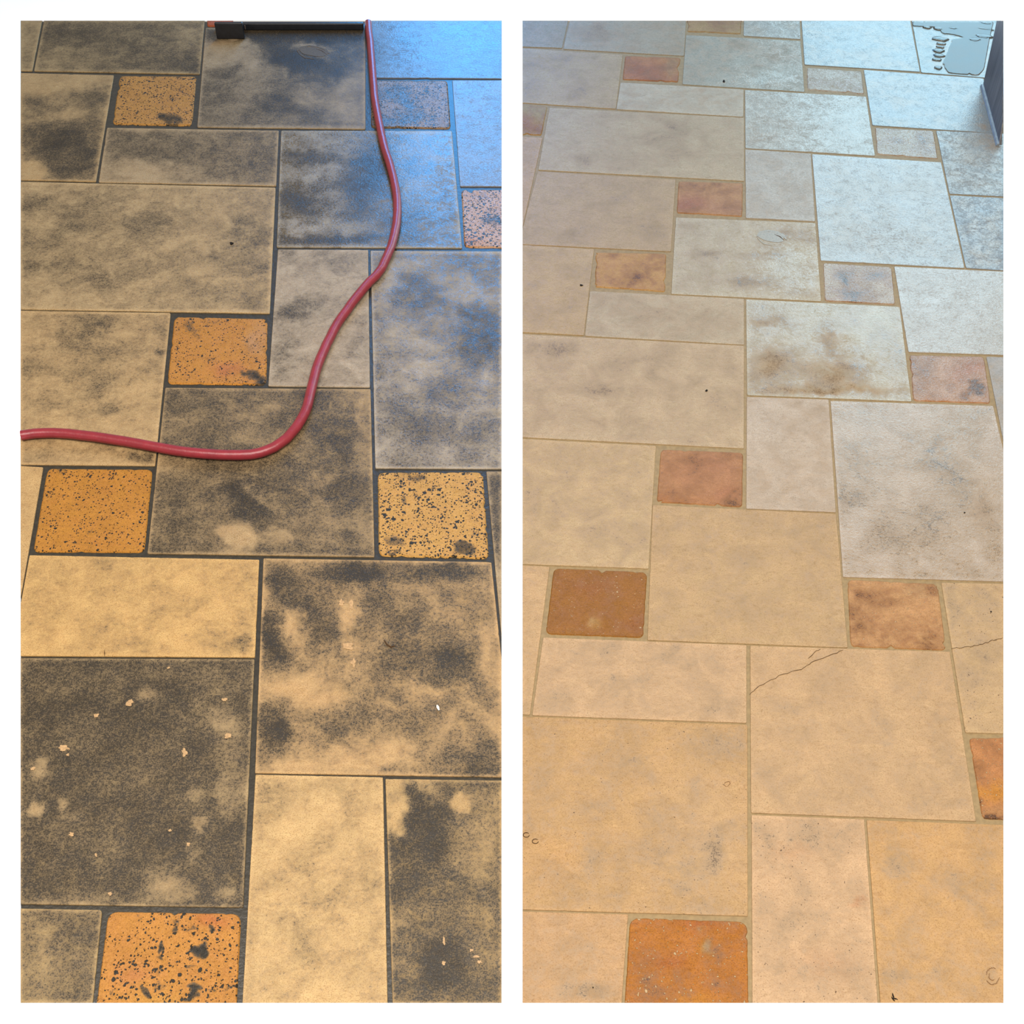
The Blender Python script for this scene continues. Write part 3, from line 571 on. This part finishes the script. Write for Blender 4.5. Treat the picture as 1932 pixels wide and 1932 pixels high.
    T_([(1776, 1099), (1905, 1101.5), (1905, 1384.5), (1821.5, 1382)], .26, tone=(214, 180, 132), bl=[(1795, 1150, 14, 50, .3), (1860, 1160, 40, 30, .1), (1850, 1240, 40, 30, .08), (1870, 1350, 40, 20, -.08)], pit=.16),
    T_([(1827.5, 1391), (1905, 1391), (1905, 1547), (1853, 1546)], .34, tone=(204, 140, 84), kind='o', r=10, pit=.3, cb=[(1880, 1495, 50, 16, (206, 140, 50), 1.0), (1885, 1535, 40, 14, (206, 156, 100), .8)], bl=[(1860, 1460, 40, 26, .12), (1890, 1495, 40, 14, -.3), (1848, 1510, 5, 8, .7), (1870, 1543, 20, 4, .6)], label='orange tumbled tile cut by the right border'),
    T_([(980, 1351.5), (1410, 1367.5), (1411, 1728.5), (980, 1716)], .24, tone=(206, 166, 112), bl=[(1310, 1640, 40, 30, .3, -30), (1355, 1640, 20, 30, .22), (1250, 1625, 26, 20, .2), (1110, 1610, 30, 18, .18), (1060, 1540, 40, 24, .12), (1370, 1570, 40, 16, .2), (1340, 1600, 24, 9, .25), (1205, 1430, 14, 8, .25), (1330, 1400, 30, 30, .14), (1120, 1650, 20, 30, .12), (1200, 1520, 60, 20, .06), (1040, 1640, 40, 40, -.1), (1300, 1700, 50, 12, -.1), (1390, 1500, 20, 60, -.08), (1340, 1700, 30, 10, .1)], pit=.12,
       cb=[(1330, 1560, 90, 120, (214, 178, 132), .6), (1050, 1620, 60, 60, (212, 164, 102), .5)]),
    T_([(1418, 1537.5), (1630.5, 1545.5), (1657, 1905), (1419.5, 1905)], .27, tone=(222, 184, 140), pit=.14, bl=[(1500, 1740, 40, 26, .14), (1520, 1680, 30, 14, .1), (1460, 1780, 30, 30, .08), (1500, 1570, 50, 20, .1), (1590, 1700, 30, 20, .06)], cb=[(1500, 1610, 40, 16, (212, 162, 116), .5), (1620, 1700, 10, 8, (206, 140, 92), .7), (1560, 1820, 60, 26, (216, 164, 118), .5)]),
    T_([(1635, 1547), (1905, 1556.5), (1905, 1905), (1662, 1905)], .20, tone=(214, 170, 112), bl=[(1680, 1620, 30, 26, .22), (1700, 1640, 40, 14, .12), (1740, 1840, 60, 9, .2), (1780, 1830, 14, 8, .1), (1870, 1840, 14, 16, .22), (1700, 1760, 40, 30, .08), (1840, 1680, 40, 30, .1), (1760, 1580, 12, 8, -.3), (1660, 1590, 10, 26, -.3), (1690, 1556, 24, 5, -.25), (1715, 1570, 10, 6, -.3)], pit=.08),
    T_([(980, 1719.5), (1185, 1725), (1172, 1905), (980, 1905)], .26, tone=(208, 166, 116), bl=[(1120, 1870, 30, 14, .3), (1060, 1860, 40, 30, .16), (1100, 1800, 50, 30, .1), (1020, 1850, 30, 12, -.12)], pit=.08),
    T_([(1188, 1730), (1411, 1738), (1413, 1905), (1177, 1905)], .14, tone=(190, 118, 28), kind='o', r=20, pit=.30, bl=[(1230, 1840, 40, 24, .3), (1345, 1795, 20, 14, .4), (1290, 1840, 20, 14, .2), (1340, 1855, 12, 8, .3), (1300, 1880, 20, 9, .2), (1210, 1870, 26, 16, .3)],
       cb=[(1338, 1790, 7, 9, (190, 178, 150), .9), (1326, 1755, 7, 4, (196, 180, 160), .8), (1310, 1890, 60, 18, (206, 136, 36), .7), (1260, 1815, 30, 16, (168, 92, 40), .5), (1320, 1745, 40, 12, (178, 92, 40), .5)], grid=5.0, label='burnt-orange tumbled tile in the bottom row of the cleaned floor'),
]


def slab(name, panel, mat, z, label):
    x0, y0, x1, y1 = panel
    c = [un(x0, y0, 0), un(x1, y0, 0), un(x1, y1, 0), un(x0, y1, 0)]
    V = []
    for zz in (z, TILE_BOTTOM - .02):
        for p in c: V.append((p.x, p.y, zz))
    Fs = [(0, 3, 2, 1), (4, 5, 6, 7)] + [(i, (i + 1) % 4, (i + 1) % 4 + 4, i + 4) for i in range(4)]
    o = obj(name, mesh(name, V, Fs), None, mat)
    tag(o, label, kind='structure')
    return o


floor_l = slab('floor', LP, M_GROUT_D, -.0026, 'heavily soiled travertine floor with black grout and ochre corner tiles')
floor_r = slab('floor', RP, M_GROUT_L, -.0014, 'same travertine floor after cleaning, with tan grout')
for t in LEFT:
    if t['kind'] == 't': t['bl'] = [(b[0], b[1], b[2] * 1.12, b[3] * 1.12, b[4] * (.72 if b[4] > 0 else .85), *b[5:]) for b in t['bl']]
    else: t['bl'] = [(b[0], b[1], b[2] * .85, b[3] * .85, b[4] * .7, *b[5:]) for b in t['bl']]
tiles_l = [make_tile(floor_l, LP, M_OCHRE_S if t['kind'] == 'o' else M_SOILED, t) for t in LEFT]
for t in RIGHT:
    if t['kind'] == 't': t['rough'] = .3; t['bev'] = .45; t['drop'] = .0004
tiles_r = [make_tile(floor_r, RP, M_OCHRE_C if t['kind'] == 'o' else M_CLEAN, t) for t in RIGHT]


def at(tiles, data, x, y):
    for o, t in zip(tiles, data):
        if inside(x, y, t['q']): return o
    return tiles[0]


# added white border and gap around both fields, flush with the stones
def surround():
    xs = [-6.0, None, None, None, None, 6.0]
    top = un(500, LP[1]).y; bot = un(500, LP[3]).y
    outer = [(-5, -1.5), (6, -1.5), (6, 3.9), (-5, 3.9)]
    q = {}
    for n, P_ in (('L', LP), ('R', RP)):
        q[n] = [un(P_[0], P_[1]), un(P_[2], P_[1]), un(P_[2], P_[3]), un(P_[0], P_[3])]  # tl tr br bl
    tlL, trL, brL, blL = q['L']; tlR, trR, brR, blR = q['R']
    yt, yb = tlL.y, blL.y
    V2 = [(-5, -1.5), (6, -1.5), (6, yb), (-5, yb), (blL.x, yb), (brL.x, yb), (blR.x, yb), (brR.x, yb),
          (-5, yt), (tlL.x, yt), (trL.x, yt), (tlR.x, yt), (trR.x, yt), (6, yt), (6, 6), (-5, 6)]
    faces = [(0, 1, 2, 7, 6, 5, 4, 3), (3, 4, 9, 8), (5, 6, 11, 10), (7, 2, 13, 12), (8, 9, 10, 11, 12, 13, 14, 15)]
    V = [(x, y, .0005) for x, y in V2] + [(x, y, -.03) for x, y in V2]
    n = len(V2)
    Fs = list(faces)
    for ring in ([4, 9, 10, 5], [6, 11, 12, 7]):
        for i in range(4):
            a, b = ring[i], ring[(i + 1) % 4]
            Fs.append((a, b, b + n, a + n))
    o = obj('floor', mesh('floor', V, Fs), None, M_WHITE)
    tag(o, 'plain white border surface added around and between the two tiled areas', kind='structure')


surround()

# ------------------------------------------------------------------ decals that are really in the stone: cracks, holes, chips
def ribbon(name, pts, wd, mat, parent, z=.0007, thick=.0002, label=None):
    P = [un(x, y, z) for x, y in pts]
    V = []; Fs = []
    for i, p in enumerate(P):
        d = (P[min(i + 1, len(P) - 1)] - P[max(i - 1, 0)]).normalized()
        nrm = Vector((-d.y, d.x, 0))
        ww = wd * (.5 + .5 * R.random()) * (.35 if i in (0, len(P) - 1) else 1)
        V += [p + nrm * ww, p - nrm * ww]
    n = len(V)
    V += [v - Vector((0, 0, thick + .0006)) for v in V]
    for i in range(len(P) - 1):
        a = 2 * i
        Fs += [(a, a + 1, a + 3, a + 2), (a + n, a, a + 2, a + 2 + n), (a + 1, a + 1 + n, a + 3 + n, a + 3)]
    o = obj(name, mesh(name, V, Fs), parent, mat)
    if label: o['label'] = label
    return o


def blob(name, cx, cy, rx, ry, mat, parent, z=.0007, label=None, dome=0.0, jag=.3, rot=0):
    n = 26 if rx > 12 else 14; V = [un(cx, cy, z + dome)]; Fs = []
    sd = R.uniform(0, 50)
    for ring, (f, zz) in enumerate(((.6, z + dome * .7), (1.0, z), (1.02, -.0008))):
        for i in range(n):
            a = 2 * math.pi * i / n
            k = f * (1 + jag * noise.noise(Vector((math.cos(a) * 1.6, math.sin(a) * 1.6, sd))) * 1.6)
            x, y = math.cos(a) * rx * k, math.sin(a) * ry * k
            c_, s_ = math.cos(rot), math.sin(rot)
            V.append(un(cx + x * c_ - y * s_, cy + x * s_ + y * c_, zz))
    for i in range(n):
        j = (i + 1) % n
        Fs.append((0, 1 + j, 1 + i))
        for r in range(2):
            a = 1 + r * n
            Fs.append((a + i, a + j, a + n + j, a + n + i))
    o = obj(name, mesh(name, V, Fs, dome > 0), parent, mat)
    if label: o['label'] = label
    return o


def wig(pts, n=6, amp=1.2):
    out = []
    for i in range(len(pts) - 1):
        for j in range(n):
            t = j / n
            out.append((pts[i][0] * (1 - t) + pts[i + 1][0] * t + R.uniform(-amp, amp), pts[i][1] * (1 - t) + pts[i + 1][1] * t + R.uniform(-amp, amp)))
    return out + [pts[-1]]


ribbon('crack', wig([(1415, 1311), (1432, 1294), (1470, 1275), (1512, 1262), (1530, 1250), (1560, 1240), (1591, 1226)], 5), .0004, M_CRACK, at(tiles_r, RIGHT, 1500, 1400), label='thin dark crack across the tile corner')
ribbon('crack', wig([(1524, 1241), (1540, 1229), (1548, 1224)], 4), .0004, M_CRACK, at(tiles_r, RIGHT, 1500, 1400))
ribbon('crack', wig([(1794, 1223), (1820, 1221), (1850, 1216), (1872, 1208), (1892, 1203)], 5), .0004, M_CRACK, at(tiles_r, RIGHT, 1850, 1250), label='fine crack running to the right border')
ribbon('crack', [(197, 1238), (197.3, 1232), (196.8, 1226)], .0006, M_CRACK, at(tiles_l, LEFT, 200, 1200))
for x, y, rx, ry in ((1097, 538, 3, 1.8), (1366, 153, 2.6, 2.2), (1870, 1154, 1.6, 1.5), (1333, 737, 2.4, 2.2), (1820, 1447 - 480 + 0, 1.6, 1.4), (1119, 1863, 1.2, 1.6)):
    blob('pore', x, y, rx, ry, M_HOLE, at(tiles_r, RIGHT, x, y))
for x, y, rx, ry in ((437, 459, 3.2, 3), (951, 36, 0, 0)):
    if rx: blob('pore', x, y, rx, ry, M_HOLE, at(tiles_l, LEFT, x, y))
H_T = at(tiles_r, RIGHT, 1200, 1500)
for cx, cy in ((993, 1575), (1010, 1587)):
    ribbon('fossil_mark', [(cx + 6 * math.cos(a), cy + 4.5 * math.sin(a)) for a in [i * .7 for i in range(9)]], .0006, M_CRACK, H_T)
ribbon('fossil_mark', [(1372, 1484), (1378, 1478), (1376, 1474), (1368, 1476), (1366, 1481), (1371, 1484)], .0005, M_MARK, H_T)
J_T = at(tiles_r, RIGHT, 1800, 1700)
for a0, a1, rr in ((.2, 2.6, 1.0), (3.3, 5.2, .95), (1.0, 3.8, .55)):
    ribbon('fossil_mark', wig([(1873 + 13 * rr * math.cos(a0 + (a1 - a0) * i / 6), 1841 + 16 * rr * math.sin(a0 + (a1 - a0) * i / 6)) for i in range(7)], 2, .8), .0006, M_MARK, J_T)
for pts in ([(1682, 1881), (1688, 1889)], [(1684, 1874), (1686, 1884), (1694, 1886)]):
    ribbon('fossil_mark', wig(pts, 3, 1), .0012, M_HOLE, J_T)
# pale chips showing through the dark squares
D_T = at(tiles_l, LEFT, 200, 1500)
for x, y, rx, ry in ((243, 1325, 7, 6), (182, 1350, 5, 4), (121, 1411, 9, 5), (128, 1424, 3, 2.5), (348, 1420, 5, 6.5), (429, 1389, 6, 4.5), (424, 1320, 4, 4), (135, 1574, 5, 3.5), (355, 1593, 3.5, 3.5), (320, 1567, 3, 2.5), (181, 1613, 3, 3), (208, 1686, 4, 3), (62, 1450, 4, 3), (318, 1260, 3, 2)):
    blob('stone_chip', x, y, rx, ry, M_CHIP, D_T, jag=.6)
E_T = at(tiles_l, LEFT, 850, 1800)
for x, y, rx, ry in ((837, 1816, 4, 5), (890, 1793, 3.5, 3), (838, 1775, 3, 6), (898, 1805, 5, 2.5), (905, 1815, 4, 2.5)):
    blob('stone_chip', x, y, rx, ry, M_CHIP, E_T, jag=.6)
G_T = at(tiles_l, LEFT, 700, 1250)
for x, y, rx, ry in ((657, 1219, 9, 8), (667, 1250, 5, 9), (662, 1140, 4, 10), (645, 1137, 5, 6)):
    blob('stone_chip', x, y, rx, ry, M_CHIP, G_T, jag=.6, z=.0006)
ribbon('stone_dent', [(725, 1208), (730, 1216), (738, 1221), (745, 1218)], .002, M_CRACK, G_T)
# the fossil shell (the same one in both floors)
def shell(tiles, data, ox, oy, kx, ky, mat):
    o = at(tiles, data, ox, oy)
    blob('fossil_shell', ox - 2, oy + 3, 25 * kx, 9.5 * ky, mat, o, z=.0006, jag=.14, rot=.16)
    up = [(-29, 2), (-22, -6), (-8, -9), (8, -6), (20, -1), (27, 8)]
    ribbon('fossil_shell', [(ox + a * kx, oy + b * ky) for a, b in up], .0042, mat, o, label='pale curved fossil shell in the stone')
    ribbon('fossil_shell', [(ox + a * kx, oy + b * ky) for a, b in [(-29, 3), (-22, 11), (-15, 16), (0, 19)]], .0022, mat, o)
    ribbon('fossil_shell', [(ox + a * kx, oy + b * ky) for a, b in [(4, -2), (14, 2), (22, 9)]], .0016, M_CRACK, o)


shell(tiles_r, RIGHT, 1457, 444, 1.0, 1.0, M_SHELL)
shell(tiles_l, LEFT, 592, 94, 1.08, .9, plain('soiled_fossil', lin((116, 98, 74), K), .6, .3, 300, .2))

# ------------------------------------------------------------------ red hose
HP = [(694.8, 42.5), (696, 60), (698.7, 80), (702.2, 124), (705, 160), (706.5, 181), (710, 205), (715.5, 233), (720.5, 258), (727, 285), (735, 308), (742.5, 336), (747.5, 362),
      (749.5, 382), (749.7, 402), (747.5, 425), (743, 447), (738, 466), (731, 482), (720.5, 506), (709, 521), (695, 534), (684, 547), (674, 559), (663, 573), (655, 585), (645, 598), (637, 610), (629, 624), (623, 637),
      (616, 650), (610.5, 663), (604.5, 676), (600, 688), (596, 700), (592.5, 714), (589, 728), (585.5, 742), (582.5, 756), (579.5, 768), (574.5, 780), (568, 792), (560, 805), (550, 817), (540, 828), (529, 836), (517, 844), (503, 850), (490, 854.5), (474, 857.5),
      (453, 858.5), (434, 858.5), (414, 858), (390, 856.5), (362, 854), (336, 851), (310.5, 846.5), (285, 842), (259, 837), (233, 832.5), (207, 828.5), (181, 824.5), (155, 821.5), (130, 818.5), (103.5, 817), (84, 817), (65, 818), (50, 820), (40.2, 821.5)]
HR = .0094
cv = bpy.data.curves.new('hose', 'CURVE'); cv.dimensions = '3D'; cv.bevel_depth = HR; cv.bevel_resolution = 6; cv.use_fill_caps = True
sp = cv.splines.new('POLY'); sp.points.add(len(HP) - 1)
for i, (x, y) in enumerate(HP):
    p = un(x, y, HR + .0006)
    sp.points[i].co = (p.x, p.y, p.z, 1)
cvo = bpy.data.objects.new('hose_curve', cv); C.objects.link(cvo)
dg = bpy.context.evaluated_depsgraph_get()
hm = bpy.data.meshes.new_from_object(cvo.evaluated_get(dg))
bpy.data.objects.remove(cvo)
hm.name = 'hose'
hm.polygons.foreach_set('use_smooth', [True] * len(hm.polygons))
hm.materials.clear()
ho = obj('hose', hm, None, M_HOSE)
tag(ho, 'dull red rubber hose snaking in an S across the soiled tiles', 'hose')

# ------------------------------------------------------------------ black machine foot at the far end of the soiled floor
def upat(px, py, base, zmin=0.0):
    """height above point `base` (on the floor) seen at row py, for a vertical line"""
    lo, hi = 0.0, 2.0
    for _ in range(60):
        m = (lo + hi) / 2
        d = Vector((base.x, base.y, m)) - Vector((0, 0, H))
        zc = d.y * Cc - d.z * S
        yy = PX / 2 - F * (d.y * S + d.z * Cc) / zc
        if yy > py: lo = m
        else: hi = m
    return lo


def boxm(name, x0, x1, y0, y1, z0, z1, bev, mat, parent, seg=3):
    import bmesh
    bm = bmesh.new()
    bmesh.ops.create_cube(bm, size=1)
    for v in bm.verts:
        v.co = Vector(((x0 + x1) / 2 + v.co.x * (x1 - x0), (y0 + y1) / 2 + v.co.y * (y1 - y0), (z0 + z1) / 2 + v.co.z * (z1 - z0)))
    if bev: bmesh.ops.bevel(bm, geom=list(bm.edges), offset=bev, segments=seg, profile=.6, affect='EDGES')
    me = bpy.data.meshes.new(name); bm.to_mesh(me); bm.free()
    me.polygons.foreach_set('use_smooth', [True] * len(me.polygons))
    return obj(name, me, parent, mat)


mroot = bpy.data.objects.new('floor_machine', None)
bl_, br_ = un(409.5, 56), un(686, 56)
mroot.location = ((bl_.x + br_.x) / 2, bl_.y, 0.0); C.objects.link(mroot)
tag(mroot, 'black plastic foot of a machine standing at the far edge of the soiled tiles', 'machine')


def rel(o):
    o.location = -Vector(mroot.location)
    return o


yb_ = un(500, 58).y
ztop = upat(500, 40.5, Vector((0, yb_ + .012, 0)))
rel(boxm('base_bar', un(409.5, 56).x, un(686.5, 56).x, yb_, yb_ + .012, .0008, ztop, .003, M_BLACK, mroot))
yf = un(430, 74.5).y
zf = upat(430, 40.5, Vector((0, yf + .009, 0)))
rel(boxm('foot', un(409.5, 74).x, un(462, 74).x, yf, yf + .009, .0008, zf, .003, M_BLACK, mroot))
rel(boxm('strut', un(420, 74).x, un(450, 74).x, yf + .006, yb_ + .006, .0008, ztop * .6, .002, M_BLACK, mroot))
sl = boxm('slot', un(463, 60).x - .0015, un(463, 60).x + .0015, yb_ - .001, yb_ + .004, .004, ztop - .004, .0005, plain('grey_seam', lin((96, 84, 80), .6), .4, .5), mroot)
rel(sl)

# ------------------------------------------------------------------ cabinet side panel, upper right of the cleaned floor
A_, B_ = un(1854, 163), un(1884, 276)
dirv = (A_ - B_).normalized()
nrm = Vector((dirv.y, -dirv.x, 0))          # points away from the floor field (right)


def onplane(px, py):
    a = (px - PX / 2) / F; b = (PX / 2 - py) / F
    d = Vector((a, Cc + b * S, -S + b * Cc))
    o = Vector((0, 0, H))
    t = (A_ - o).dot(nrm) / d.dot(nrm)
    return o + d * t


T = NT('grey_woodgrain')
tc = T.n('ShaderNodeTexCoord').outputs['Object']
mp = T.n('ShaderNodeMapping'); mp.inputs['Scale'].default_value = (160, 160, 6); T.put(mp.inputs[0], tc)
g = T.noise(mp.outputs[0], 1.0, 5, .65, .5)
T.put(T.b.inputs['Base Color'], T.mix(T.ramp(g, .3, .7), lin((84, 80, 82), .55), lin((132, 128, 130), .55)))
T.b.inputs['Roughness'].default_value = .45
M_WOOD = T.m
croot = bpy.data.objects.new('kitchen_cabinet', None)
croot.location = (B_.x, B_.y, 0); C.objects.link(croot)
tag(croot, 'grey wood-grained cabinet end panel standing at the upper right of the cleaned tiles', 'cabinet')


def prism(name, pts, depth, mat, parent):
    n = len(pts)
    V = list(pts) + [p + nrm * depth for p in pts]
    Fs = [tuple(range(n)), tuple(range(2 * n - 1, n - 1, -1))] + [(i, i + n, (i + 1) % n + n, (i + 1) % n) for i in range(n)]
    o = obj(name, mesh(name, V, Fs), parent, mat)
    o.location = -Vector(croot.location)
    return o


panel = [A_ + Vector((0, 0, .001)), B_ + Vector((0, 0, .001)), onplane(1886.5, 262), onplane(1891.5, 228), onplane(1892, 39.5), onplane(1880.5, 39.5)]
prism('side_panel', panel, .0015, M_WOOD, croot)
# dark front face of the toe recess next to the panel's near edge
cr = [B_ + nrm * .002 + dirv * .004 + Vector((0, 0, .001)), B_ + nrm * .0065 + dirv * .004 + Vector((0, 0, .001)), onplane(1888.5, 240) + nrm * .003, onplane(1887.5, 240) + nrm * .0005]
prism('toe_recess', cr, .001, M_BLACK, croot)
# thin sealant strip along the foot of the panel
M_SEAL = plain('grey_sealant', lin((150, 158, 166), .5), .4, .5)
st = []
for p in (A_, B_): st.append(p)
V = [A_ - nrm * .0065 + Vector((0, 0, .0006)), B_ - nrm * .0065 + Vector((0, 0, .0006)), B_ - nrm * .0045 + Vector((0, 0, .006)), A_ - nrm * .0045 + Vector((0, 0, .006)), A_ + Vector((0, 0, .007)), B_ + Vector((0, 0, .007)), A_ + Vector((0, 0, .0006)), B_ + Vector((0, 0, .0006))]
so = obj('sealant_strip', mesh('sealant_strip', V, [(0, 1, 2, 3), (3, 2, 5, 4), (4, 5, 7, 6), (0, 3, 4, 6), (1, 7, 5, 2)]), croot, M_SEAL)
so.location = -Vector(croot.location)

# ------------------------------------------------------------------ spilled water beside the cabinet
T = NT('clear_water')
tr = T.n('ShaderNodeBsdfTransparent'); gl = T.n('ShaderNodeBsdfGlossy'); gl.inputs['Roughness'].default_value = .03
fr = T.n('ShaderNodeFresnel'); fr.inputs[0].default_value = 1.6
tcw = T.n('ShaderNodeTexCoord').outputs['Object']
bpw = T.n('ShaderNodeBump'); bpw.inputs['Distance'].default_value = .0004; bpw.inputs['Strength'].default_value = .35
T.put(bpw.inputs['Height'], T.noise(tcw, 30, 2)); T.put(gl.inputs['Normal'], bpw.outputs[0]); T.put(fr.inputs['Normal'], bpw.outputs[0])
mx = T.n('ShaderNodeMixShader')
T.put(mx.inputs[0], fr.outputs[0]); T.put(mx.inputs[1], tr.outputs[0]); T.put(mx.inputs[2], gl.outputs[0])
T.t.nodes.remove(T.b)
T.put([n for n in T.t.nodes if n.type == 'OUTPUT_MATERIAL'][0].inputs[0], mx.outputs[0])
M_WATER = T.m


def film(name, poly, parent, z=.0016):
    ring = rounded(poly, 4, 1.5, R.uniform(0, 50), 4)
    if area2(ring) > 0: ring.reverse()
    n = len(ring)
    V = [un(x, y, z) for x, y in ring]
    cxp = sum(p[0] for p in ring) / n; cyp = sum(p[1] for p in ring) / n
    V += [un(x + (x - cxp) * .02, y + (y - cyp) * .02, .0004) for x, y in ring]
    Fs = [tuple(range(n))] + [(i, i + n, (i + 1) % n + n, (i + 1) % n) for i in range(n)]
    return obj(name, mesh(name, V, Fs), parent, M_WATER)


wroot = film('water_puddle', [(1722, 41), (1874, 41), (1866, 75), (1856, 130), (1846, 141), (1790, 137), (1778, 120), (1790, 92), (1797, 72), (1820, 70), (1800, 64), (1778, 62), (1770, 50), (1722, 48)], None)
tag(wroot, 'thin clear water spill reflecting blue light beside the grey cabinet', 'water')
for x, y, rx, ry in ((1750, 51, 9, 2.4), (1770, 53, 10, 3.4), (1774, 73, 16, 4), (1839, 74, 12, 4), (1856, 68, 16, 4), (1771, 95, 11, 3.6), (1772, 104, 10, 3.4), (1768, 112, 9, 2.6), (1770, 127, 7.5, 3.2), (1860, 43.5, 12, 1.8), (1858, 54, 14, 2), (1797, 53, 9, 1.8), (1776, 82, 9, 2.2), (1775, 88, 8, 2)):
    blob('water_droplet', x, y, rx, ry, M_WATER, wroot, z=.0014, dome=.0010, jag=.25, rot=.12)

# ------------------------------------------------------------------ small litter
cb = ribbon('crumb', [(824.5, 1330), (826, 1334), (828.5, 1340)], .0032, M_CRUMB, None, z=.0030, thick=.001)
tag(cb, 'tiny white splinter lying on the large half-soiled square', 'debris')
